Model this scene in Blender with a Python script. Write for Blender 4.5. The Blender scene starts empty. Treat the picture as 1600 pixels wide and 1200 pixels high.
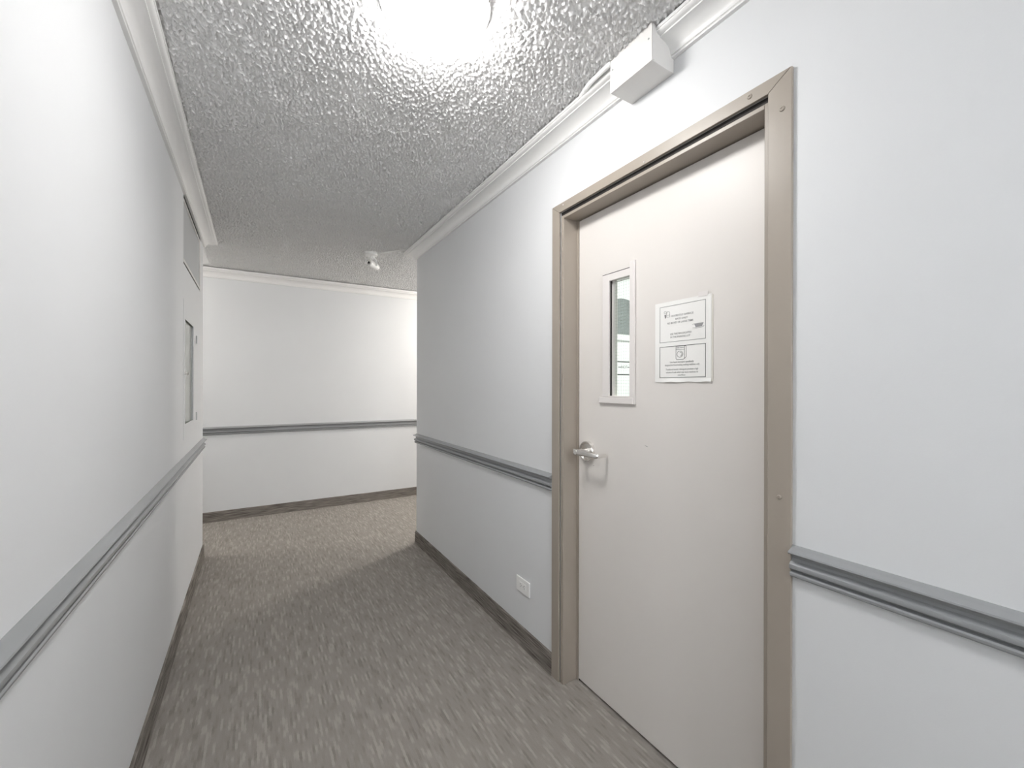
import bpy, bmesh, math
import numpy as np
from mathutils import Vector, Matrix

SC = bpy.context.scene
COL = SC.collection

# ---------------------------------------------------------------- camera, world, exposure
YAW, ROLL, EYE = math.radians(31.7652), math.radians(0.1111), 1.3074
_R0 = Vector((math.cos(YAW), -math.sin(YAW), 0)); _F = Vector((math.sin(YAW), math.cos(YAW), 0))
_R = math.cos(ROLL) * _R0 + math.sin(ROLL) * Vector((0, 0, 1)); _U = _R.cross(_F)
cam_data = bpy.data.cameras.new('camera')
cam_data.sensor_fit = 'HORIZONTAL'; cam_data.sensor_width = 36.0
cam_data.lens = 648.971 / 1600 * 36.0
cam_data.shift_y = 3.6133 / 1600
cam_data.clip_start = 0.02
cam = bpy.data.objects.new('camera', cam_data); COL.objects.link(cam)
cam.matrix_world = Matrix(((_R.x, _U.x, -_F.x, 0), (_R.y, _U.y, -_F.y, 0), (_R.z, _U.z, -_F.z, EYE), (0, 0, 0, 1)))
SC.camera = cam

world = bpy.data.worlds.new('world'); SC.world = world; world.use_nodes = True
world.node_tree.nodes['Background'].inputs[0].default_value = (0.8, 0.85, 0.9, 1)
world.node_tree.nodes['Background'].inputs[1].default_value = 0.05
vs = SC.view_settings
SC.display_settings.display_device = 'sRGB'
vs.view_transform = 'Standard'; vs.look = 'None'; vs.gamma = 1.0; vs.use_curve_mapping = False
vs.exposure = 0.48

# lamp strengths (emission of each glass bowl)
LAMP_NEAR, LAMP_FILL, LAMP_CROSS_R, LAMP_CROSS_L, LAMP_LAUNDRY = 40.0, 76.0, 90.0, 38.0, 122.0
C_NEAR, C_BEHIND, C_CROSS, C_LAUNDRY = (1, 0.985, 0.97), (0.965, 0.985, 1.0), (1.0, 0.95, 0.885), (0.95, 1.0, 0.96)

# ---------------------------------------------------------------- measures (metres; Y runs down the corridor)
XR, XL = 1.1502, -0.3363          # right and left wall faces
SR, SL = 3.3692, 3.9223           # where they end
H = 2.44                          # ceiling
AF = math.radians(1.3788); YF = 4.8893
def yfar(x): return YF - math.tan(AF) * x
DOOR_X = 1.2251

# ---------------------------------------------------------------- materials
def new_mat(name):
    m = bpy.data.materials.new(name); m.use_nodes = True
    nt = m.node_tree; b = nt.nodes['Principled BSDF']
    return m, nt, b
def add(nt, t, **kw):
    n = nt.nodes.new(t)
    for k, v in kw.items(): setattr(n, k, v)
    return n
def noise_bump(nt, b, scale, strength, dist=0.002, detail=3):
    tc = add(nt, 'ShaderNodeTexCoord'); n = add(nt, 'ShaderNodeTexNoise')
    n.inputs['Scale'].default_value = scale; n.inputs['Detail'].default_value = detail
    bp = add(nt, 'ShaderNodeBump'); bp.inputs['Strength'].default_value = strength; bp.inputs['Distance'].default_value = dist
    nt.links.new(tc.outputs['Object'], n.inputs['Vector']); nt.links.new(n.outputs['Fac'], bp.inputs['Height'])
    nt.links.new(bp.outputs['Normal'], b.inputs['Normal'])
    return tc, n
def plain(name, col, rough=0.5, metal=0.0, bump=None, spec=0.5, var=0.0):
    m, nt, b = new_mat(name)
    b.inputs['Base Color'].default_value = (*col, 1); b.inputs['Roughness'].default_value = rough
    b.inputs['Metallic'].default_value = metal; b.inputs['Specular IOR Level'].default_value = spec
    if bump: noise_bump(nt, b, *bump)
    if var:
        tc = add(nt, 'ShaderNodeTexCoord'); n = add(nt, 'ShaderNodeTexNoise'); n.inputs['Scale'].default_value = 2.3; n.inputs['Detail'].default_value = 4
        r = add(nt, 'ShaderNodeValToRGB')
        r.color_ramp.elements[0].position = 0.3; r.color_ramp.elements[1].position = 0.7
        r.color_ramp.elements[0].color = (*[c * (1 - var) for c in col], 1); r.color_ramp.elements[1].color = (*[min(1, c * (1 + var)) for c in col], 1)
        nt.links.new(tc.outputs['Object'], n.inputs['Vector']); nt.links.new(n.outputs['Fac'], r.inputs['Fac']); nt.links.new(r.outputs['Color'], b.inputs['Base Color'])
    return m
def glow(name, col, strength):
    m, nt, b = new_mat(name)
    b.inputs['Base Color'].default_value = (0.9, 0.9, 0.88, 1)
    b.inputs['Emission Color'].default_value = (*col, 1); b.inputs['Emission Strength'].default_value = strength
    b.inputs['Roughness'].default_value = 0.25
    return m

M = {}
M['wall'] = plain('wall_paint', (0.765, 0.775, 0.785), 0.55, bump=(260, 0.12, 0.001), var=0.012, spec=0.3)
M['ceiling'] = plain('ceiling_texture', (0.955, 0.955, 0.955), 0.75, bump=(320, 0.25, 0.002), spec=0.3)
M['crown'] = plain('crown_paint', (0.88, 0.875, 0.865), 0.35)
M['door'] = plain('door_paint', (0.785, 0.75, 0.715), 0.42, bump=(120, 0.04, 0.001), var=0.012)
M['frame'] = plain('frame_paint', (0.37, 0.325, 0.275), 0.36, bump=(60, 0.08, 0.002), var=0.03)
M['rail'] = plain('rail_paint', (0.30, 0.308, 0.315), 0.24, var=0.03)
M['white_metal'] = plain('white_metal_paint', (0.80, 0.785, 0.765), 0.38)
M['white_plastic'] = plain('white_plastic', (0.93, 0.93, 0.92), 0.35)
M['white_trim'] = plain('vision_frame_paint', (0.80, 0.765, 0.745), 0.35)
M['panel'] = plain('grey_panel_paint', (0.50, 0.51, 0.52), 0.5)
M['chrome'] = plain('satin_chrome', (0.82, 0.80, 0.775), 0.27, 1.0)
M['dark'] = plain('dark_gap', (0.03, 0.026, 0.024), 0.7)
M['dark_metal'] = plain('grey_wire', (0.42, 0.44, 0.43), 0.4, 0.3)
M['paper'] = plain('paper', (0.90, 0.895, 0.87), 0.6)
M['sleeve'] = plain('backing_sheet', (0.78, 0.75, 0.68), 0.4)
M['ink'] = plain('grey_ink', (0.16, 0.16, 0.16), 0.7)
M['ink_light'] = plain('pale_ink', (0.34, 0.34, 0.34), 0.7)
M['ink_black'] = plain('black_ink', (0.03, 0.03, 0.03), 0.7)
M['scuff'] = plain('scuff_mark', (0.12, 0.11, 0.10), 0.7)
M['appliance'] = plain('white_enamel', (0.86, 0.87, 0.85), 0.25)
M['porthole'] = plain('dark_grey_glass', (0.20, 0.215, 0.21), 0.22, bump=(9, 0.05, 0.004), var=0.12)
M['lens'] = plain('black_lens', (0.01, 0.01, 0.012), 0.08)
M['vinyl'] = plain('laundry_vinyl', (0.5, 0.49, 0.46), 0.4, var=0.03)

def glass_mat():
    m, nt, b = new_mat('green_tinted_glass')
    b.inputs['Base Color'].default_value = (0.97, 1.0, 0.98, 1); b.inputs['Roughness'].default_value = 0.0
    b.inputs['Transmission Weight'].default_value = 1.0; b.inputs['IOR'].default_value = 1.3
    return m
M['glass'] = glass_mat()
M['cab_glass'] = plain('cabinet_glass', (0.42, 0.435, 0.40), 0.15)

def streak_mat(name, base, amp, cell_w, cell_l, along='Y', fine=420.0, bump=0.5):
    """loop pile: columns of short light and dark streaks, each column shifted by its own amount"""
    m, nt, b = new_mat(name); L = nt.links.new
    tc = add(nt, 'ShaderNodeTexCoord'); sep = add(nt, 'ShaderNodeSeparateXYZ'); L(tc.outputs['Object'], sep.inputs[0])
    a, c = ('X', 'Y') if along == 'Y' else ('Y', 'X')
    def math_(op, x, y=None):
        n = add(nt, 'ShaderNodeMath', operation=op)
        for i, v in enumerate((x, y)):
            if v is None: continue
            if isinstance(v, (int, float)): n.inputs[i].default_value = v
            else: L(v, n.inputs[i])
        return n.outputs[0]
    wob = add(nt, 'ShaderNodeTexNoise'); wob.inputs['Scale'].default_value = 70.0; L(tc.outputs['Object'], wob.inputs['Vector'])
    across = math_('ADD', sep.outputs[a], math_('MULTIPLY', math_('SUBTRACT', wob.outputs['Fac'], 0.5), cell_w * 0.8))
    def layer(w, l, seed):
        u = math_('FLOOR', math_('DIVIDE', math_('ADD', across, seed), w))
        cm = add(nt, 'ShaderNodeCombineXYZ'); L(math_('MULTIPLY', u, 7.31), cm.inputs[0]); L(math_('DIVIDE', sep.outputs[c], l), cm.inputs[1]); cm.inputs[2].default_value = seed * 11
        w2 = add(nt, 'ShaderNodeTexNoise'); w2.inputs['Scale'].default_value = 1.0; w2.inputs['Detail'].default_value = 1.5; L(cm.outputs[0], w2.inputs['Vector'])
        return w2.outputs['Fac']
    A = layer(cell_w, cell_l, 0.0); B = layer(cell_w * 0.6, cell_l * 0.6, 3.1)
    ramp = add(nt, 'ShaderNodeValToRGB'); cr = ramp.color_ramp
    cr.elements[0].position = 0.0; cr.elements[0].color = (1 - amp * 1.0,) * 3 + (1,)
    cr.elements[1].position = 1.0; cr.elements[1].color = (1 + amp * 1.6,) * 3 + (1,)
    for p, k in ((0.34, -0.9), (0.43, -0.15), (0.555, 0.1), (0.63, 1.2)):
        e = cr.elements.new(p); e.color = (1 + amp * k,) * 3 + (1,)
    L(A, ramp.inputs['Fac'])
    n = add(nt, 'ShaderNodeTexNoise'); n.inputs['Scale'].default_value = fine; n.inputs['Detail'].default_value = 2; L(tc.outputs['Object'], n.inputs['Vector'])
    big = add(nt, 'ShaderNodeTexNoise'); big.inputs['Scale'].default_value = 3.0; L(tc.outputs['Object'], big.inputs['Vector'])
    val = math_('ADD', ramp.outputs['Color'], math_('MULTIPLY', math_('SUBTRACT', B, 0.5), amp * 0.7))
    val = math_('ADD', val, math_('MULTIPLY', math_('SUBTRACT', n.outputs['Fac'], 0.5), 0.4))
    val = math_('ADD', val, math_('MULTIPLY', math_('SUBTRACT', big.outputs['Fac'], 0.5), 0.12))
    mix = add(nt, 'ShaderNodeVectorMath', operation='SCALE'); mix.inputs[0].default_value = base; L(val, mix.inputs['Scale'])
    L(mix.outputs[0], b.inputs['Base Color'])
    b.inputs['Roughness'].default_value = 0.95; b.inputs['Specular IOR Level'].default_value = 0.1
    bp = add(nt, 'ShaderNodeBump'); bp.inputs['Strength'].default_value = bump; bp.inputs['Distance'].default_value = 0.003
    L(val, bp.inputs['Height']); L(bp.outputs['Normal'], b.inputs['Normal'])
    return m
M['carpet'] = streak_mat('loop_carpet', (0.30, 0.276, 0.252), 0.20, 0.0085, 0.105)

def base_mat():
    m, nt, b = new_mat('carpet_base'); L = nt.links.new
    tc = add(nt, 'ShaderNodeTexCoord'); mp = add(nt, 'ShaderNodeMapping'); mp.inputs['Scale'].default_value = (7, 7, 210)
    n = add(nt, 'ShaderNodeTexNoise'); n.inputs['Scale'].default_value = 1.0; n.inputs['Detail'].default_value = 3
    r = add(nt, 'ShaderNodeValToRGB'); r.color_ramp.elements[0].position = 0.32; r.color_ramp.elements[1].position = 0.7
    r.color_ramp.elements[0].color = (0.095, 0.083, 0.072, 1); r.color_ramp.elements[1].color = (0.34, 0.31, 0.28, 1)
    L(tc.outputs['Object'], mp.inputs[0]); L(mp.outputs[0], n.inputs['Vector']); L(n.outputs['Fac'], r.inputs['Fac']); L(r.outputs['Color'], b.inputs['Base Color'])
    b.inputs['Roughness'].default_value = 0.95; b.inputs['Specular IOR Level'].default_value = 0.1
    bp = add(nt, 'ShaderNodeBump'); bp.inputs['Strength'].default_value = 0.5; bp.inputs['Distance'].default_value = 0.003
    L(n.outputs['Fac'], bp.inputs['Height']); L(bp.outputs['Normal'], b.inputs['Normal'])
    return m
M['base'] = base_mat()

# ---------------------------------------------------------------- mesh helpers
def link(name, me, mat, parent=None, smooth=False, loc=None):
    if mat and not me.materials: me.materials.append(mat)
    if smooth:
        for p in me.polygons: p.use_smooth = True
    o = bpy.data.objects.new(name, me); COL.objects.link(o)
    if loc is not None: o.location = loc
    if parent is not None: o.parent = parent
    return o
def obj(name, bm, mat, parent=None, smooth=False, bevel=0.0, seg=2, auto=None):
    bmesh.ops.recalc_face_normals(bm, faces=bm.faces)
    me = bpy.data.meshes.new(name); bm.to_mesh(me); bm.free()
    o = link(name, me, M[mat] if isinstance(mat, str) else mat, parent, smooth)
    if bevel:
        md = o.modifiers.new('bevel', 'BEVEL'); md.width = bevel; md.segments = seg; md.limit_method = 'ANGLE'; md.angle_limit = math.radians(40)
    if auto is not None:
        for p in me.polygons: p.use_smooth = True
        me.set_sharp_from_angle(angle=math.radians(auto))
    return o
def empty(name, loc=(0, 0, 0)):
    o = bpy.data.objects.new(name, None); COL.objects.link(o); o.location = loc; o.empty_display_size = 0.05
    return o
def keep(child, parent):
    """parent keeping the world place (parents are unrotated empties)"""
    child.parent = parent; child.location = Vector(child.location) - Vector(parent.location)
    return child
def tag(o, label=None, cat=None, group=None, kind=None):
    if label: o['label'] = label
    if cat: o['category'] = cat
    if group: o['group'] = group
    if kind: o['kind'] = kind
    return o
def box(bm, x0, x1, y0, y1, z0, z1):
    v = [bm.verts.new(p) for p in ((x0, y0, z0), (x1, y0, z0), (x1, y1, z0), (x0, y1, z0), (x0, y0, z1), (x1, y0, z1), (x1, y1, z1), (x0, y1, z1))]
    for f in ((0, 1, 2, 3), (4, 5, 6, 7), (0, 1, 5, 4), (1, 2, 6, 5), (2, 3, 7, 6), (3, 0, 4, 7)): bm.faces.new([v[i] for i in f])
def boxes(*bs):
    bm = bmesh.new()
    for b in bs: box(bm, *b)
    return bm
def slab_with_holes(x0, x1, y0, y1, z0, z1, holes):
    """a wall slab in the Y-Z plane with rectangular holes (y0,y1,z0,z1) cut through it; inner faces removed"""
    ys = sorted({y0, y1, *[h[0] for h in holes], *[h[1] for h in holes]}); zs = sorted({z0, z1, *[h[2] for h in holes], *[h[3] for h in holes]})
    solid = {}
    for i in range(len(ys) - 1):
        for j in range(len(zs) - 1):
            yc, zc = (ys[i] + ys[i + 1]) / 2, (zs[j] + zs[j + 1]) / 2
            solid[i, j] = not any(h[0] < yc < h[1] and h[2] < zc < h[3] for h in holes)
    bm = bmesh.new(); cache = {}
    def V(x, i, j):
        k = (x, i, j)
        if k not in cache: cache[k] = bm.verts.new((x, ys[i], zs[j]))
        return cache[k]
    for (i, j), s in solid.items():
        if not s: continue
        for x in (x0, x1): bm.faces.new([V(x, i, j), V(x, i + 1, j), V(x, i + 1, j + 1), V(x, i, j + 1)])
        for di, dj, e in ((-1, 0, ((i, j), (i, j + 1))), (1, 0, ((i + 1, j), (i + 1, j + 1))), (0, -1, ((i, j), (i + 1, j))), (0, 1, ((i, j + 1), (i + 1, j + 1)))):
            if not solid.get((i + di, j + dj), False):
                a, b = e; bm.faces.new([V(x0, *a), V(x0, *b), V(x1, *b), V(x1, *a)])
    return bm
def run(bm, prof, p0, p1, nrm, m0=0.0, m1=0.0):
    """sweep a closed profile of (out, z) from p0 to p1 (x, y); m0 / m1 mitre the ends by out * m"""
    p0, p1, n = Vector((*p0, 0)), Vector((*p1, 0)), Vector((*nrm, 0)); d = (p1 - p0).normalized()
    A = [bm.verts.new(p0 + n * o - d * o * m0 + Vector((0, 0, z))) for o, z in prof]
    B = [bm.verts.new(p1 + n * o + d * o * m1 + Vector((0, 0, z))) for o, z in prof]
    k = len(prof)
    for i in range(k): bm.faces.new([A[i], A[(i + 1) % k], B[(i + 1) % k], B[i]])
    bm.faces.new(A); bm.faces.new(B[::-1])
def lathe(bm, prof, mat4, n=32, cap=True):
    """prof of (r, h) turned about local Z, placed by mat4"""
    rings = []
    for r, h in prof:
        if r < 1e-6: rings.append([bm.verts.new(mat4 @ Vector((0, 0, h)))]); continue
        rings.append([bm.verts.new(mat4 @ Vector((r * math.cos(2 * math.pi * i / n), r * math.sin(2 * math.pi * i / n), h))) for i in range(n)])
    for a, b in zip(rings, rings[1:]):
        for i in range(n):
            j = (i + 1) % n
            if len(a) == 1 and len(b) == 1: continue
            if len(a) == 1: bm.faces.new([a[0], b[i], b[j]])
            elif len(b) == 1: bm.faces.new([a[i], a[j], b[0]])
            else: bm.faces.new([a[i], a[j], b[j], b[i]])
    if cap:
        for r in (rings[0], rings[-1]):
            if len(r) > 1: bm.faces.new(r)
def frame_to(axis, org):
    return Matrix.Translation(Vector(org)) @ Vector(axis).normalized().to_track_quat('Z', 'Y').to_matrix().to_4x4()
def tube(bm, pts, r, n=10, squash=1.0):
    pts = [Vector(p) for p in pts]; rings = []
    up = Vector((0, 0, 1))
    for i, p in enumerate(pts):
        d = (pts[min(i + 1, len(pts) - 1)] - pts[max(i - 1, 0)]).normalized()
        s = d.cross(up).normalized() if abs(d.z) < 0.95 else Vector((1, 0, 0)); t = s.cross(d)
        rings.append([bm.verts.new(p + s * r * math.cos(2 * math.pi * k / n) + t * r * squash * math.sin(2 * math.pi * k / n)) for k in range(n)])
    for a, b in zip(rings, rings[1:]):
        for i in range(n): bm.faces.new([a[i], a[(i + 1) % n], b[(i + 1) % n], b[i]])
    bm.faces.new(rings[0]); bm.faces.new(rings[-1][::-1])
def smooth_path(pts, k=6):
    pts = [Vector(p) for p in pts]; out = []
    for i in range(len(pts) - 1):
        a, b, c, d = pts[max(i - 1, 0)], pts[i], pts[i + 1], pts[min(i + 2, len(pts) - 1)]
        for t in [j / k for j in range(k)]:
            out.append(0.5 * ((2 * b) + (c - a) * t + (2 * a - 5 * b + 4 * c - d) * t * t + (3 * b - a - 3 * c + d) * t ** 3))
    return out + [pts[-1]]

# ---------------------------------------------------------------- room shell
XA, XB, YB = -3.0, 4.3, -3.0       # hidden ends of the cross corridor and of the corridor behind the camera
TW = 0.14
tag(obj('floor', boxes((XA - .2, XB + .2, YB - .2, 5.3, -0.05, 0.0)), 'carpet'), 'grey brown loop pile corridor carpet with short streaks', 'carpet', kind='structure')

def ceiling_mesh():
    st = 0.0043
    xs = np.arange(-0.36, 1.86, st); ys = np.arange(0.45, 5.02, st)
    nx, ny = len(xs), len(ys)
    rng = np.random.RandomState(7)
    fx = np.fft.fftfreq(nx, st)[:, None]; fy = np.fft.fftfreq(ny, st)[None, :]; fr = np.hypot(fx, fy)
    def band(lo, hi):
        w = np.fft.fft2(rng.randn(nx, ny)) * np.exp(-(fr / hi) ** 2) * (1 - np.exp(-(fr / lo) ** 2))
        a = np.real(np.fft.ifft2(w)); return a / a.std()
    n1 = band(45, 74); n2 = band(85, 130); big = band(2, 6)
    h = np.clip(n1 + 0.45 * n2 + 0.25 * big + 0.15, -0.35, 1.7)
    z = H - 0.0062 * (h + 0.35)
    X, Y = np.meshgrid(xs, ys, indexing='ij')
    co = np.stack([X, Y, z], -1).reshape(-1, 3)
    idx = np.arange(nx * ny).reshape(nx, ny)
    q = np.stack([idx[:-1, :-1], idx[:-1, 1:], idx[1:, 1:], idx[1:, :-1]], -1)
    keepf = ~((X[:-1, :-1] > 1.20) & (Y[:-1, :-1] < 3.30))
    q = q[keepf].reshape(-1, 4)
    # plain slab around the textured field
    bx = [(-3.2, 4.5, -3.2, 0.47), (-3.2, -0.35, 0.47, 5.3), (1.195, 4.5, 0.47, 3.31), (1.85, 4.5, 3.31, 5.3), (-0.35, 1.85, 4.98, 5.3)]
    ev, ef = [], []
    for x0, x1, y0, y1 in bx:
        b = len(co) + len(ev); ev += [(x0, y0, H - .0015), (x0, y1, H - .0015), (x1, y1, H - .0015), (x1, y0, H - .0015)]; ef.append((b, b + 1, b + 2, b + 3))
    co = np.vstack([co, np.array(ev)]); q = np.vstack([q, np.array(ef)])
    me = bpy.data.meshes.new('ceiling')
    me.vertices.add(len(co)); me.vertices.foreach_set('co', co.astype(np.float32).ravel())
    me.loops.add(q.size); me.loops.foreach_set('vertex_index', q.astype(np.int32).ravel())
    me.polygons.add(len(q)); me.polygons.foreach_set('loop_start', (np.arange(len(q)) * 4).astype(np.int32))
    me.polygons.foreach_set('use_smooth', np.ones(len(q), bool))
    me.update(calc_edges=True); me.validate()
    return me
tag(link('ceiling', ceiling_mesh(), M['ceiling']), 'white knockdown textured corridor ceiling', 'ceiling', kind='structure')

DOOR_HOLE = (0.5690, 1.4520, -0.01, 2.0760)
CAB_HOLE = (2.955, 3.350, 1.075, 1.697)
PANEL_HOLE = (2.905, 3.735, 1.985, 2.415)
def wall(name, bm, label): return tag(obj(name, bm, 'wall'), label, 'wall', kind='structure')
wall('wall_right', slab_with_holes(XR, XR + TW, YB, SR, -0.02, H + .03, [DOOR_HOLE]), 'pale grey right corridor wall holding the door')
wall('wall_left', slab_with_holes(XL - TW, XL, YB, SL, -0.02, H + .03, [CAB_HOLE, PANEL_HOLE]), 'pale grey left corridor wall beside the camera')
def far_bm():
    bm = bmesh.new(); v = []
    for z in (-0.02, H + .03):
        v += [bm.verts.new((x, y, z)) for x, y in ((XA, yfar(XA)), (XB, yfar(XB)), (XB, yfar(XB) + .15), (XA, yfar(XA) + .15))]
    for f in ((0, 1, 2, 3), (4, 5, 6, 7), (0, 1, 5, 4), (1, 2, 6, 5), (2, 3, 7, 6), (3, 0, 4, 7)): bm.faces.new([v[i] for i in f])
    return bm
wall('wall_far', far_bm(), 'pale grey wall across the end of the corridor')
wall('wall_return_right', boxes((XR + TW, XB, SR - TW, SR, -0.02, H + .03)), 'side corridor wall behind the right corner')
wall('wall_return_left', boxes((XA, XL - TW, SL - TW, SL, -0.02, H + .03)), 'side corridor wall behind the left corner')
wall('wall_end_left', boxes((XA - .12, XA, SL - TW, 5.2, -0.02, H + .03)), 'end wall of the side corridor on the left')
wall('wall_end_right', boxes((XB, XB + .12, SR - TW, 5.2, -0.02, H + .03)), 'end wall of the side corridor on the right')
wall('wall_back', boxes((XL - TW, XR + TW, YB - .12, YB, -0.02, H + .03)), 'end wall of the corridor behind the camera')
# laundry room behind the door
LX, LY0, LY1 = 3.7, -0.6, SR - TW
wall('wall_laundry_side', boxes((LX, LX + .1, LY0, LY1, -0.02, H + .03)), 'laundry room wall opposite the door')
wall('wall_laundry_end', boxes((XR + TW, LX, LY0 - .1, LY0, -0.02, H + .03)), 'laundry room wall nearest the camera side')
tag(obj('floor_laundry', boxes((XR + TW, LX, LY0, LY1, -0.02, 0.004)), 'vinyl'), 'plain vinyl laundry room floor', 'floor', kind='structure')

# ---------------------------------------------------------------- baseboards, chair rails, crown mouldings
BH = 0.0982
BASE = [(0, 0), (0.012, 0), (0.0105, 0.012), (0.0095, BH - .003), (0.007, BH), (0, BH)]
RAILP = [(0, 0), (.004, 0), (.011, .0020), (.0145, .0060), (.0150, .0105), (.0130, .0140), (.0060, .0165), (.0060, .0190), (.0125, .0205), (.0170, .0240), (.0182, .0290), (.0170, .0340),
         (.0120, .0385), (.0060, .0420), (.0045, .0480), (.0060, .0540), (.0120, .0585), (.0225, .0605), (.0250, .0635), (.0238, .0668), (.016, .0695), (.008, .0735), (.004, .0775), (0, .0790)]
RZ = 0.8325
RAIL = [(o, RZ + z) for o, z in RAILP]
def crown_prof(zb, zt, out):
    h = zt - zb
    P = [(0, 0), (.012, 0), (.0135, .05), (.012, .10), (.016, .12)]
    for i in range(1, 9):               # cove
        t = i / 8 * math.pi / 2
        P.append((.016 + .046 * (1 - math.cos(t)), .12 + .53 * math.sin(t)))
    P += [(.0655, .65), (.066, .72), (.072, .735)]
    for i in range(1, 6):
        t = i / 5 * math.pi / 2
        P.append((.072 + .010 * math.sin(t), .735 + .12 * (1 - math.cos(t))))
    P += [(.0845, .86), (.085, 1.0), (0, 1.0)]
    return [(o * out / .085, zb + z * h) for o, z in P]
CROWN = crown_prof(2.364, 2.429, .088); CROWN_F = crown_prof(2.343, 2.424, .085)
fd = Vector((math.cos(AF), -math.sin(AF))); fn = (-math.sin(AF), -math.cos(AF))
CAS0, CAS1 = 0.516, 1.5005           # outer edges of the door casing
def trim(name, runs, mat, label, cat, auto=28):
    bm = bmesh.new()
    for r in runs: run(bm, *r)
    return tag(obj(name, bm, mat, auto=auto), label, cat, kind='structure')
trim('baseboard_right', [(BASE, (XR, CAS1), (XR, SR), (-1, 0), 0, 1), (BASE, (XR, SR), (XB, SR), (0, 1), 1, 0)], 'base', 'dark carpet baseboard along right wall beyond the door', 'baseboard')
trim('baseboard_front', [(BASE, (XR, YB), (XR, CAS0), (-1, 0))], 'base', 'dark carpet baseboard on right wall nearest the camera', 'baseboard')
trim('baseboard_left', [(BASE, (XL, YB), (XL, SL), (1, 0), 0, 1), (BASE, (XL, SL), (XA, SL), (0, 1), 1, 0)], 'base', 'dark carpet baseboard along left wall', 'baseboard')
trim('baseboard_far', [(BASE, (XA, yfar(XA)), (XB, yfar(XB)), fn)], 'base', 'dark streaked carpet baseboard along far wall', 'baseboard')
trim('trim_1', [(RAIL, (XR, CAS1), (XR, SR), (-1, 0), 0, 1), (RAIL, (XR, SR), (XB, SR), (0, 1), 1, 0)], 'rail', 'blue grey chair rail from door to right corner', 'chair rail')
trim('trim_2', [(RAIL, (XR, YB), (XR, CAS0), (-1, 0))], 'rail', 'glossy grey chair rail on right wall nearest the camera', 'chair rail')
trim('trim_3', [(RAIL, (XL, YB), (XL, SL), (1, 0), 0, 1), (RAIL, (XL, SL), (XA, SL), (0, 1), 1, 0)], 'rail', 'grey chair rail running along left wall', 'chair rail')
trim('trim_4', [(RAIL, (XA, yfar(XA)), (XB, yfar(XB)), fn)], 'rail', 'dark grey chair rail across far wall', 'chair rail')
trim('trim_5', [(CROWN, (XR, YB), (XR, SR), (-1, 0), 0, 1), (CROWN, (XR, SR), (XB, SR), (0, 1), 1, 0)], 'crown', 'white crown moulding along top of right wall', 'crown moulding', 20)
trim('trim_6', [(CROWN, (XL, YB), (XL, SL), (1, 0), 0, 1), (CROWN, (XL, SL), (XA, SL), (0, 1), 1, 0)], 'crown', 'white crown moulding along top of left wall', 'crown moulding', 20)
trim('trim_7', [(CROWN_F, (XA, yfar(XA)), (XB, yfar(XB)), fn)], 'crown', 'white crown moulding across top of far wall', 'crown moulding', 20)

# ---------------------------------------------------------------- the door
door = tag(empty('door_1', (XR, 1.0, 0)), 'off-white steel door in taupe metal frame with narrow wired window', 'door', kind='structure')
def D(name, bm, mat, parent=None, **kw):
    o = obj(name, bm, mat, **kw)
    if parent is None: keep(o, door)
    else:
        o.parent = parent; o.location = (0, 0, 0)
    return o
JL, JR, JT = 1.4265, 0.585, 2.044
def prism_yz(pts, x0, x1):
    bm = bmesh.new()
    a = [bm.verts.new((x0, y, z)) for y, z in pts]; b = [bm.verts.new((x1, y, z)) for y, z in pts]
    k = len(pts); bm.faces.new(a); bm.faces.new(b[::-1])
    for i in range(k): bm.faces.new([a[i], a[(i + 1) % k], b[(i + 1) % k], b[i]])
    return bm
# frame proper (jambs set in the wall)
D('jamb', boxes((XR - .002, XR + TW + .01, JL, 1.4445, 0, JT + .013)), 'frame', bevel=.0015)
D('jamb', boxes((XR - .002, XR + TW + .01, .5735, JR, 0, JT + .013)), 'frame', bevel=.0015)
D('jamb_head', boxes((XR - .002, XR + TW + .01, JR, JL, JT, JT + .0125)), 'frame', bevel=.0015)
D('shadow_gap', boxes((XR + .006, XR + TW, .5695, 1.4515, JT + .0127, 2.0755)), 'dark')
D('shadow_gap', boxes((XR + .006, XR + TW, 1.4447, 1.4515, 0, JT + .0125)), 'dark')
D('shadow_gap', boxes((XR + .006, XR + TW, .5695, .5733, 0, JT + .0125)), 'dark')
# flat casing strips with mitred corners
cx0, cx1 = XR - .0095, XR
ci0, ci1, cit, cot = 0.5725, 1.4505, 2.0735, 2.1115
lc = D('casing', prism_yz([(CAS1, 0), (CAS1, cot), (ci1, cit), (ci1, 0)], cx0, cx1), 'frame', bevel=.0015)
rc = D('casing', prism_yz([(CAS0, 0), (ci0, 0), (ci0, cit), (CAS0 - .001, cot)], cx0 - .0005, cx1), 'frame', bevel=.0015)
hc = D('casing_head', prism_yz([(CAS0 + .0015, cot), (CAS1 - .0012, cot), (ci1 - .001, cit + .0003), (ci0 + .001, cit + .0003)], cx0, cx1), 'frame', bevel=.0015)
def screw(y, z, x, parent, r=.0068, mat='frame'):
    bm = bmesh.new(); lathe(bm, [(r, 0), (r, .0012), (r * .75, .0026), (r * .45, .0028), (r * .35, .0016), (0, .0016)], frame_to((-1, 0, 0), (x, y, z)), 16)
    return D('screw', bm, mat, parent, auto=50)
screw(.6195, 2.0945, cx0, hc); screw(.5375, 2.0150, cx0 - .0005, rc); screw(.5425, 1.0255, cx0 - .0005, rc, .006)
screw(.979, 2.0815, cx0, hc, .0030, 'white_trim'); screw(1.4215, 2.0985, cx0, hc, .0030, 'white_trim')
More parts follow.
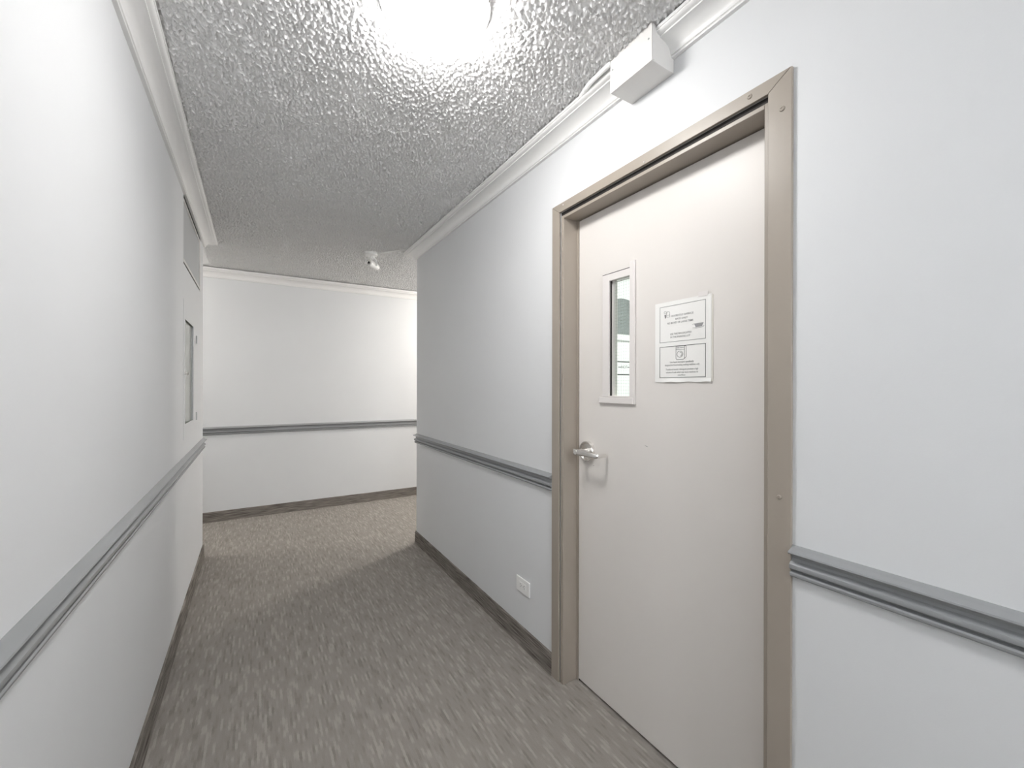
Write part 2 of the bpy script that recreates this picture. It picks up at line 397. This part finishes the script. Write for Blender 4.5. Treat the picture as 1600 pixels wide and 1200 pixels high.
# leaf with its window cut-out
WY0, WY1, WZ0, WZ1 = 1.112, 1.224, 1.268, 1.736
D('leaf', slab_with_holes(DOOR_X, DOOR_X + .045, JR + .003, JL - .0145, .012, JT - .004, [(WY0, WY1, WZ0, WZ1)]), 'door', bevel=.001)
D('door_stop', boxes((DOOR_X - .0015, XR + TW + .005, JL - .0125, JL - .0002, 0, JT - .0005)), 'frame')
D('door_gap', boxes((DOOR_X + .004, XR + TW, JL - .0143, JL - .0127, 0, JT - .001)), 'dark')
wf = .0075
D('window_frame', boxes((DOOR_X - wf, DOOR_X - .0003, WY1 - .002, 1.2605, 1.2655, 1.7625)), 'white_trim', bevel=.0015)
D('window_frame', boxes((DOOR_X - wf - .001, DOOR_X - .0003, 1.0885, WY0 + .002, 1.2395, 1.787)), 'white_trim', bevel=.0015)
D('window_frame', boxes((DOOR_X - wf + .001, DOOR_X - .0003, WY0 + .0025, 1.2600, WZ1 - .002, 1.7625)), 'white_trim', bevel=.0015)
D('window_frame', boxes((DOOR_X - wf + .001, DOOR_X - .0003, WY0 + .0025, WY1 - .0025, 1.2655, WZ0 + .002)), 'white_trim', bevel=.0015)
D('window_sill', boxes((DOOR_X - wf - .003, DOOR_X - .0003, 1.0955, 1.279, 1.2395, 1.2645)), 'white_trim', bevel=.002)
D('frame_joint', boxes((DOOR_X - .0062, DOOR_X - .0003, 1.1145, 1.2605, 1.7628, 1.7648)), 'dark')
D('glass', boxes((DOOR_X + .020, DOOR_X + .0255, WY0 + .0005, WY1 - .0005, WZ0 + .0005, WZ1 - .0005)), 'glass')
D('glazing_bead', boxes((DOOR_X + .008, DOOR_X + .0195, WY1 - .0075, WY1 - .0006, WZ0 + .001, WZ1 - .001)), 'white_trim')
D('glazing_gap', boxes((DOOR_X + .001, DOOR_X + .0075, WY1 - .004, WY1 - .0006, WZ0 + .001, WZ1 - .001)), 'dark')
wm = bmesh.new()
for i in range(1, 9): y = WY0 + .0125 * i; box(wm, DOOR_X + .0270, DOOR_X + .0276, y - .0002, y + .0002, WZ0, WZ1)
for i in range(1, 37): z = WZ0 + .0127 * i; box(wm, DOOR_X + .0270, DOOR_X + .0276, WY0, WY1, z - .0002, z + .0002)
tag(D('wire_grid', wm, 'dark_metal'), kind='stuff')
# lever handle: rosette, spindle, lever with a return to the door
hp = D('door_handle', bmesh.new(), 'chrome'); bpy.data.objects.remove(hp)
bm = bmesh.new(); lathe(bm, [(0.0435, 0), (.0435, .0125), (.0415, .0155), (.0375, .0150), (.0330, .0105), (.018, .0105), (.0165, .013)], frame_to((-1, 0, 0), (DOOR_X, 1.352, 1.0285)), 40)
hdl = D('door_handle', bm, 'chrome', auto=35)
bm = bmesh.new(); lathe(bm, [(.0125, .0), (.0115, .050), (.0125, .060), (.009, .064), (0, .0645)], frame_to((-1, 0, 0), (DOOR_X - .010, 1.352, 1.0285)), 24)
D('spindle', bm, 'chrome', hdl, auto=40)
bm = bmesh.new()
pts = [(DOOR_X - .066, 1.3650, 1.0290), (DOOR_X - .0665, 1.340, 1.0292), (DOOR_X - .0655, 1.300, 1.0285), (DOOR_X - .064, 1.262, 1.0268), (DOOR_X - .060, 1.246, 1.0262), (DOOR_X - .050, 1.2385, 1.026), (DOOR_X - .030, 1.237, 1.026), (DOOR_X - .010, 1.237, 1.026)]
path = smooth_path(pts, 5); rings = []
for i, p in enumerate(path):
    d = (path[min(i + 1, len(path) - 1)] - path[max(i - 1, 0)]).normalized(); s = d.cross(Vector((0, 0, 1))).normalized(); t = Vector((0, 0, 1))
    f = i / (len(path) - 1); hh = .0140 - .0065 * min(1, f * 1.3); ww = .0065 - .001 * f
    rings.append([bm.verts.new(p + s * ww * c + t * hh * e) for c, e in ((1, .55), (.6, 1), (-.6, 1), (-1, .55), (-1, -.55), (-.6, -1), (.6, -1), (1, -.55))])
for a, b in zip(rings, rings[1:]):
    for i in range(8): bm.faces.new([a[i], a[(i + 1) % 8], b[(i + 1) % 8], b[i]])
bm.faces.new(rings[0]); bm.faces.new(rings[-1][::-1])
D('lever', bm, 'chrome', hdl, auto=45)
bm = bmesh.new(); lathe(bm, [(.0045, 0), (.0045, .0008), (0, .0008)], frame_to((-1, 0, 0), (DOOR_X - .0095, 1.320, 1.033)), 12)
D('set_screw', bm, 'dark', hdl)
# scuffs
D('scuff', prism_yz([(1.0475, 1.0905), (1.0330, 1.0872), (1.0322, 1.0860), (1.0405, 1.0878)], DOOR_X - .0004, DOOR_X + .0005), 'scuff')
D('scuff', prism_yz([(1.3205, .9720), (1.3155, .9720), (1.3155, .9702), (1.3205, .9702)], DOOR_X - .0004, DOOR_X + .0005), 'scuff')
D('strike_wear', boxes((XR + .062, XR + .0735, JL - .0008, JL + .001, 1.005, 1.020)), 'scuff')

# ---------------------------------------------------------------- notice taped to the door
PY0, PY1, PZ0, PZ1 = 0.7820, 0.9985, 1.3230, 1.6023
PX = DOOR_X - .0022
notice = tag(empty('paper_notice', (DOOR_X, (PY0 + PY1) / 2, PZ0)), 'white printed notice sheet with two boxed messages taped to the door', 'notice')
def N(name, bm, mat, **kw): return keep(obj(name, bm, mat, **kw), notice)
def sheet():
    bm = bmesh.new(); k = 12; rows = [[], []]
    zz = [PZ0 + .000 + .0012 * math.sin(i * 1.7) * (1 if 0 < i < k else 0) for i in range(k + 1)]
    def lift(y, z):
        e = max(0, (PZ0 + .012 - z) / .012); return .0035 * e * (0.5 + 0.5 * math.sin((y - PY0) * 46 + 1.2))
    for off in (0, .0004):
        grid = []
        for i in range(k + 1):
            y = PY0 + (PY1 - PY0) * i / k
            grid.append([bm.verts.new((PX - lift(y, z) + off, y, z)) for z in (zz[i], PZ0 + .006, PZ0 + .012, PZ0 + .1, PZ1)])
        for i in range(k):
            for j in range(4): bm.faces.new([grid[i][j], grid[i + 1][j], grid[i + 1][j + 1], grid[i][j + 1]])
    return bm
N('sheet', sheet(), 'paper')
N('backing_sheet', boxes((DOOR_X - .0012, DOOR_X - .0004, PY0 - .0055, PY1 - .002, PZ0 + .003, PZ1 - .004)), 'sleeve')
N('tape', boxes((DOOR_X - .0030, DOOR_X - .0026, PY0 + .012, PY0 + .045, PZ1 - .004, PZ1 + .011)), 'white_trim')
IX = PX - .0006
def border(y0, y1, z0, z1, w, mat):
    return N('printed_border', boxes((IX, IX + .0003, y0, y1, z0, z0 + w), (IX, IX + .0003, y0, y1, z1 - w, z1), (IX, IX + .0003, y0, y0 + w, z0 + w, z1 - w), (IX, IX + .0003, y1 - w, y1, z0 + w, z1 - w)), mat)
border(.8012, .9780, 1.4615, 1.5872, .0011, 'ink'); border(.8010, .9783, 1.3384, 1.4466, .0015, 'ink_black')
def text(s, yc, z, size, mat='ink_light', squeeze=1.0):
    """flat lettering facing the corridor (reads towards -Y), centred on yc"""
    cu = bpy.data.curves.new('text', 'FONT'); cu.body = s; cu.size = size; cu.align_x = 'CENTER'; cu.align_y = 'CENTER'; cu.resolution_u = 2; cu.offset = size * .012
    t = bpy.data.objects.new('text', cu); COL.objects.link(t)
    bpy.context.view_layer.update()
    me = bpy.data.meshes.new_from_object(t.evaluated_get(bpy.context.evaluated_depsgraph_get()))
    bpy.data.objects.remove(t); bpy.data.curves.remove(cu)
    for v in me.vertices: x, y = v.co.x * squeeze, v.co.y; v.co = (0, -x, y)
    return me
def line(s, yc, z, size, mat='ink_light', squeeze=1.0):
    me = text(s, yc, z, size, mat, squeeze); me.materials.clear()
    o = link('text_line', me, M[mat]); o.location = (IX, yc, z); return keep(o, notice)
line('HOUSEHOLD GARBAGE', .888, 1.5505, .0088, squeeze=.92); line('BAGS ONLY', .890, 1.5385, .0088); line('NO BOXES OR LARGE ITEMS', .896, 1.5265, .0088, squeeze=.9)
line('USE THE BIN LOCATED', .893, 1.4880, .0088, squeeze=.9); line('IN THE PARKING LOT', .895, 1.4775, .0088, squeeze=.9)
line('Use liquid detergent specifically', .8895, 1.3915, .0082, squeeze=.88); line('designed for front loading washing machines only', .8895, 1.3815, .0082, squeeze=.82)
line('Traditional laundry detergents produce a high', .8895, 1.3665, .0082, squeeze=.82); line('volume of suds which may cause machines to', .8895, 1.3565, .0082, squeeze=.82); line('overflow', .8895, 1.3468, .0082)
# little drawings: waste bin with a sack, a skip, a front loading washer
def strokes(segs, w):
    bm = bmesh.new()
    for (y0, z0), (y1, z1) in segs:
        a, b = Vector((y0, z0)), Vector((y1, z1)); d = (b - a); l = d.length
        if l == 0: continue
        d /= l; p = Vector((-d.y, d.x)) * w / 2; a = a - d * w / 2; b = b + d * w / 2
        c = [a + p, b + p, b - p, a - p]
        v0 = [bm.verts.new((IX, q.x, q.y)) for q in c]; v1 = [bm.verts.new((IX + .0003, q.x, q.y)) for q in c]
        bm.faces.new(v0); bm.faces.new(v1[::-1])
        for i in range(4): bm.faces.new([v0[i], v0[(i + 1) % 4], v1[(i + 1) % 4], v1[i]])
    return bm
def ring(yc, zc, ry, rz, a0=0, a1=360, n=16):
    P = [(yc + ry * math.cos(math.radians(a0 + (a1 - a0) * i / n)), zc + rz * math.sin(math.radians(a0 + (a1 - a0) * i / n))) for i in range(n + 1)]
    return list(zip(P, P[1:]))
N('bin_drawing', strokes(ring(.955, 1.5665, .0045, .0045) + ring(.943, 1.560, .0065, .009, 0, 200) + [((.9365, 1.560), (.9365, 1.549)), ((.9365, 1.549), (.9495, 1.549)), ((.9495, 1.549), (.9495, 1.560)), ((.9365, 1.556), (.9495, 1.556))], .0009), 'ink_light')
N('figure_drawing', prism_yz([(.9575, 1.5585), (.9530, 1.5585), (.9535, 1.5460), (.9560, 1.5460)], IX, IX + .0003), 'ink_black')
N('skip_drawing', prism_yz([(.842, 1.5135), (.8085, 1.5145), (.815, 1.5030), (.8365, 1.5010)], IX, IX + .0003), 'ink_light')
N('skip_drawing_edge', strokes([((.849, 1.5115), (.842, 1.5135)), ((.848, 1.5010), (.8365, 1.5000)), ((.8365, 1.4985), (.808, 1.5000)), ((.807, 1.5035), (.815, 1.5030))], .001), 'ink_light')
wy0, wy1 = .8785, .9115
N('washer_drawing', strokes([((wy1, 1.4445), (wy1, 1.4030)), ((wy1, 1.4030), (wy1 - .004, 1.3995)), ((wy1 - .004, 1.3995), (wy0 + .004, 1.3995)), ((wy0, 1.4030), (wy0, 1.4330)), ((wy1, 1.4330), (wy0, 1.4330)),
    ((wy0, 1.4330), (wy0, 1.4445)), ((wy0, 1.4445), (wy0 - .0065, 1.4430)), ((wy0 - .0065, 1.4430), (wy0 - .0068, 1.4080)), ((wy0 - .0068, 1.4080), (wy0 + .0005, 1.4015)), ((wy0 + .004, 1.3995), (wy0, 1.403))], .0011), 'ink')
N('washer_drum_drawing', strokes(ring(.8958, 1.4175, .0115, .0105, 0, 360, 18) + ring(.8958, 1.4175, .0075, .0070, 90, 250, 10), .0011), 'ink')
N('washer_panel_drawing', strokes([((.908, 1.4390), (.899, 1.4390)), ((.894, 1.4395), (.882, 1.4395))], .0022), 'ink_light')
N('washer_top_drawing', strokes([((wy1 - .003, 1.4452), (wy0 - .004, 1.4455))], .0024), 'ink')

# ---------------------------------------------------------------- outlet
OY, OZ, OX = 1.7425, .3045, XR
outlet = tag(empty('wall_outlet', (OX, OY, OZ - .036)), 'white horizontal duplex power outlet low on right wall before the door', 'outlet')
def O(name, bm, mat, parent=None, **kw):
    o = obj(name, bm, mat, **kw)
    if parent is None: return keep(o, outlet)
    o.parent = parent; return o
plate = O('cover_plate', boxes((OX - .0064, OX, OY - .0595, OY + .0595, OZ - .037, OZ + .037)), 'white_plastic', bevel=.003, seg=3)
O('insert', boxes((OX - .0070, OX - .0055, OY - .0335, OY + .0335, OZ - .0165, OZ + .0165)), 'white_plastic', bevel=.001)
for s in (-1, 1):
    sk = O('socket', boxes((OX - .0076, OX - .0069, OY + s * .0165 - .013, OY + s * .0165 + .013, OZ - .0135, OZ + .0135)), 'white_plastic', bevel=.001)
    O('socket_slots', boxes((OX - .0078, OX - .0075, OY + s * .0165 - .004, OY + s * .0165 + .004, OZ + .0052, OZ + .0070), (OX - .0078, OX - .0075, OY + s * .0165 - .003, OY + s * .0165 + .003, OZ - .0070, OZ - .0052), (OX - .0078, OX - .0075, OY + s * .0165 - s * .0085 - .0018, OY + s * .0165 - s * .0085 + .0018, OZ - .0018, OZ + .0018)), 'dark', sk)
for s in (-1, 1):
    bm = bmesh.new(); lathe(bm, [(.003, 0), (.0028, .0006), (0, .0006)], frame_to((-1, 0, 0), (OX - .0058, OY + s * .0485, OZ)), 12); O('plate_screw', bm, 'white_metal', plate)

# ---------------------------------------------------------------- ceiling box above the door, with its conduit
JY0, JY1, JX, JZ0 = .866, 1.0435, 1.0430, 2.3190
jb = tag(empty('junction_box', (XR, (JY0 + JY1) / 2, JZ0)), 'white sheet metal box boxed over crown moulding above the door', 'box')
def J(name, bm, mat, **kw): return keep(obj(name, bm, mat, **kw), jb)
J('box_body', boxes((JX + .0016, XR - .0002, JY0 + .001, JY1 - .001, JZ0 + .0005, 2.4365)), 'white_metal', bevel=.0012)
J('cover_face', boxes((JX, JX + .0015, JY0, JY1, JZ0, 2.4365)), 'white_metal', bevel=.0006)
J('side_flange', boxes((JX + .002, JX + .012, JY0 - .0009, JY0 + .0009, JZ0 + .004, 2.4360)), 'white_metal')
for y, z in ((.8785, 2.3925), (1.0315, 2.3945)):
    bm = bmesh.new(); lathe(bm, [(.0032, 0), (.003, .001), (0, .0014)], frame_to((-1, 0, 0), (JX, y, z)), 12); J('screw', bm, 'dark_metal')
bm = bmesh.new(); tube(bm, smooth_path([(1.047, 1.042, 2.4265), (1.047, 1.10, 2.4265), (1.050, 1.15, 2.4265), (1.060, 1.195, 2.427), (1.078, 1.245, 2.429), (1.10, 1.29, 2.4305)], 6), .0085, 12)
tag(obj('conduit', bm, 'white_plastic', smooth=True), 'white conduit bending along crown moulding into sheet metal box', 'conduit')

# ---------------------------------------------------------------- ceiling lamps
def make_lamp(x, y, mat, label, depth=.078):
    t = tag(empty('ceiling_light', (x, y, H)), label, 'lamp')
    bm = bmesh.new(); lathe(bm, [(.0, 0), (.150, 0), (.158, -.006), (.160, -.024), (.152, -.028), (0, -.028)], Matrix(), 48, cap=False)
    obj('base_pan', bm, 'white_metal', t, auto=40)
    bm = bmesh.new(); R = .150
    prof = [(R, -.020), (R + .004, -.027)] + [(R * math.cos(a) ** .8, -.028 - depth * math.sin(a)) for a in [i / 14 * math.pi / 2 for i in range(15)]]
    prof[-1] = (0, prof[-1][1])
    lathe(bm, prof, Matrix(), 64, cap=False)
    obj('glass_bowl', bm, mat, t, smooth=True)
    for k in range(3):
        a = math.radians(-46 + 120 * k); bm = bmesh.new()
        lathe(bm, [(.0, -.012), (.0045, -.011), (.0062, 0), (.0045, .011), (0, .012)], Matrix.Translation((.163 * math.cos(a), .163 * math.sin(a), -.036)), 12, cap=False)
        obj('clip', bm, 'chrome', t, smooth=True)
    return t
g1 = glow('lit_glass_near', C_NEAR, LAMP_NEAR)
make_lamp(.447, 1.150, g1, 'round lit glass ceiling light cut by top of picture')
make_lamp(.30, -2.5, glow('lit_glass_fill', C_BEHIND, LAMP_FILL), 'round glass fill light added out of view behind the camera', .20)  # unseen lamp, added and hung deep to fill the corridor with light
make_lamp(2.65, 4.12, glow('lit_glass_cross_right', C_CROSS, LAMP_CROSS_R), 'round lit glass ceiling light in side corridor past right corner', .14)
make_lamp(-1.65, 4.40, glow('lit_glass_cross_left', C_CROSS, LAMP_CROSS_L), 'round lit glass ceiling light in side corridor past left corner', .14)
make_lamp(2.30, 1.20, glow('lit_glass_laundry', C_LAUNDRY, LAMP_LAUNDRY), 'round lit glass ceiling light in the laundry room')

# ---------------------------------------------------------------- security camera on the ceiling and its cable
cp = Vector((.832, 3.60, H))
sc = tag(empty('security_camera', cp), 'small white bullet security camera hanging from ceiling near right corner', 'camera')
def S(name, bm, mat, parent=None, **kw):
    o = obj(name, bm, mat, **kw)
    if parent is None: return keep(o, sc)
    o.parent = parent; return o
bm = bmesh.new(); lathe(bm, [(0, 0), (.050, 0), (.052, -.008), (.050, -.030), (.040, -.036), (0, -.036)], Matrix.Translation(cp), 32, cap=False); S('canopy', bm, 'white_plastic', auto=40)
ax = Vector((.656, .755, 0)).normalized(); l0 = Vector((.800, 3.555, 2.3330)); mid = l0 + ax * .075
bm = bmesh.new(); lathe(bm, [(0, 0), (.016, 0), (.016, -.018), (.012, -.024), (.012, -.032)], Matrix.Translation((mid.x - .008, mid.y - .01, H - .030)), 20); S('swivel', bm, 'white_plastic', auto=40)
bm = bmesh.new()
side = Vector((ax.y, -ax.x, 0))
for s in (-1, 1):
    tube(bm, [Vector((mid.x - .008, mid.y - .01, H - .048)) + side * s * .010, mid + side * s * .030 + Vector((0, 0, .040)), mid + side * s * .0305 + Vector((0, 0, .0)), mid + side * s * .0305 + Vector((0, 0, -.01))], .005, 8)
S('yoke', bm, 'white_plastic', smooth=True)
bm = bmesh.new(); lathe(bm, [(.023, .002), (.0265, .0), (.0275, .006), (.0275, .120), (.025, .145), (.017, .157), (0, .160)], frame_to(ax, l0), 28, cap=False); body = S('camera_body', bm, 'white_plastic', auto=40)
bm = bmesh.new(); lathe(bm, [(.0225, .0020), (.0185, .0005), (.0150, .0040), (.0115, .0045), (0, .0045)], frame_to(ax, l0), 28, cap=False); S('lens_ring', bm, 'chrome', body, auto=40)
bm = bmesh.new(); lathe(bm, [(.0105, .0040), (.0075, .001), (0, -.001)], frame_to(ax, l0), 24, cap=False); S('lens', bm, 'lens', body, smooth=True)
bm = bmesh.new(); tube(bm, smooth_path([(.872, 3.583, 2.4260), (.905, 3.540, 2.4225), (.945, 3.490, 2.4235), (.990, 3.435, 2.4290), (1.035, 3.385, 2.4315), (1.075, 3.345, 2.4325)], 6), .0052, 10)
tag(obj('camera_cable', bm, 'white_plastic', smooth=True), 'white cable on ceiling from bullet camera to crown corner', 'cable')

# ---------------------------------------------------------------- left wall: access panel and glazed cabinet
ap = tag(empty('access_panel', (XL, 3.32, 1.99)), 'grey access panel high on left wall under crown moulding', 'panel')
def P(name, bm, mat, **kw): return keep(obj(name, bm, mat, **kw), ap)
P('panel_sheet', boxes((XL - .010, XL - .004, 2.915, 3.695, 2.012, 2.328)), 'panel')
P('frame_strip', boxes((XL - .014, XL + .0015, 3.6955, 3.7345, 1.9855, 2.343)), 'white_metal')
P('frame_strip', boxes((XL - .014, XL + .0015, 2.9055, 3.6950, 2.3300, 2.343)), 'white_metal')
P('frame_strip', boxes((XL - .014, XL + .0010, 2.9055, 3.6950, 1.9965, 2.0115)), 'white_metal')
P('shadow_gap', boxes((XL - .020, XL - .0145, 2.9055, 3.7345, 1.9855, 2.4145)), 'dark')
P('lower_gap', boxes((XL - .0144, XL - .001, 2.9055, 3.6950, 1.9855, 1.9960)), 'dark')

CY0, CY1, CZ0, CZ1 = 2.905, 3.495, 1.005, 1.790
GY0, GY1, GZ0, GZ1 = 2.968, 3.338, 1.090, 1.684
cb = tag(empty('wall_cabinet', (XL, 3.2, CZ0)), 'flush wall cabinet with tall narrow glass pane set in left wall', 'cabinet')
def K(name, bm, mat, parent=None, **kw):
    o = obj(name, bm, mat, **kw)
    if parent is None: return keep(o, cb)
    o.parent = parent; return o
kd = K('cabinet_door', slab_with_holes(XL + .0002, XL + .0014, CY0, CY1, CZ0, CZ1, [(GY0, GY1, GZ0, GZ1)]), 'wall', bevel=.001)
K('tub', boxes((XL - TW + .004, XL - TW + .006, CAB_HOLE[0] + .001, CAB_HOLE[1] - .001, CAB_HOLE[2] + .001, CAB_HOLE[3] - .001)), 'white_metal')
K('glass_pane', boxes((XL - .012, XL - .008, CAB_HOLE[0] + .0005, CAB_HOLE[1] - .0005, CAB_HOLE[2] + .0005, CAB_HOLE[3] - .0005)), 'cab_glass')
bm = bmesh.new(); lathe(bm, [(.007, 0), (.007, .010), (.0115, .014), (.0115, .020), (.008, .024), (0, .024)], frame_to((1, 0, 0), (XL - .003, 2.938, 1.377)), 20); K('latch_knob', bm, 'chrome', kd, auto=40)
for z in (1.615, 1.105):
    bm = bmesh.new(); lathe(bm, [(.0035, -.026), (.0035, .026)], Matrix.Translation((XL + .0045, 3.475, z)), 10); K('hinge', bm, 'panel', kd, auto=40)

# ---------------------------------------------------------------- stacked dryer in the laundry room, seen through the door glass
MX0, MX1, MY = 2.30, 2.99, 2.50
dr = tag(empty('laundry_dryer', ((MX0 + MX1) / 2, MY + .33, 0)), 'tall white stacked laundry machine with dark half round window behind door glass', 'laundry machine')
def W(name, bm, mat, parent=None, **kw):
    o = obj(name, bm, mat, **kw)
    if parent is None: return keep(o, dr)
    o.parent = parent; return o
W('lower_cabinet', boxes((MX0, MX1, MY, MY + .66, .005, 1.404)), 'appliance', bevel=.008)
W('control_strip', boxes((MX0, MX1, MY + .002, MY + .66, 1.412, 1.512)), 'appliance', bevel=.003)
W('strip_joint', boxes((MX0 + .004, MX1 - .004, MY + .010, MY + .6, 1.404, 1.412), (MX0 + .004, MX1 - .004, MY + .010, MY + .6, 1.512, 1.520)), 'dark')
W('upper_cabinet', boxes((MX0, MX1, MY, MY + .66, 1.520, 2.30)), 'appliance', bevel=.008)
def half_disc(cx, cz, r, y0, y1, up=True, n=24):
    bm = bmesh.new(); P = [(cx + r * math.cos(math.pi * i / n), cz + (1 if up else -1) * r * math.sin(math.pi * i / n)) for i in range(n + 1)]
    a = [bm.verts.new((x, y0, z)) for x, z in P]; b = [bm.verts.new((x, y1, z)) for x, z in P]
    bm.faces.new(a); bm.faces.new(b[::-1])
    for i in range(n + 1): j = (i + 1) % (n + 1); bm.faces.new([a[i], a[j], b[j], b[i]])
    return bm
dd = W('dryer_door', half_disc(2.645, 1.742, .325, MY - .014, MY - .0005), 'appliance', bevel=.004)
W('door_window', half_disc(2.645, 1.748, .300, MY - .020, MY - .0145), 'porthole', dd, bevel=.002)
W('door_trim', boxes((2.315, 2.975, MY - .026, MY - .0005, 1.694, 1.741)), 'appliance', dd, bevel=.006)
def w_text(s, x, z, size):
    me = text(s, 0, 0, size, 'ink', 1.0); me.materials.clear()
    for v in me.vertices: v.co = (-v.co.y, 0, v.co.z)
    o = link('panel_lettering', me, M['ink']); o.location = (x, MY + .0012, z); return keep(o, dr)
w_text('NOT', 2.675, 1.472, .034)
W('panel_marking', boxes((2.602, 2.640, MY + .0008, MY + .0018, 1.468, 1.475)), 'ink')
W('panel_marking', boxes((2.712, 2.765, MY + .0008, MY + .0018, 1.468, 1.475)), 'ink')
W('panel_marking', boxes((2.562, 2.565, MY + .0008, MY + .0018, 1.462, 1.485)), 'ink_light')
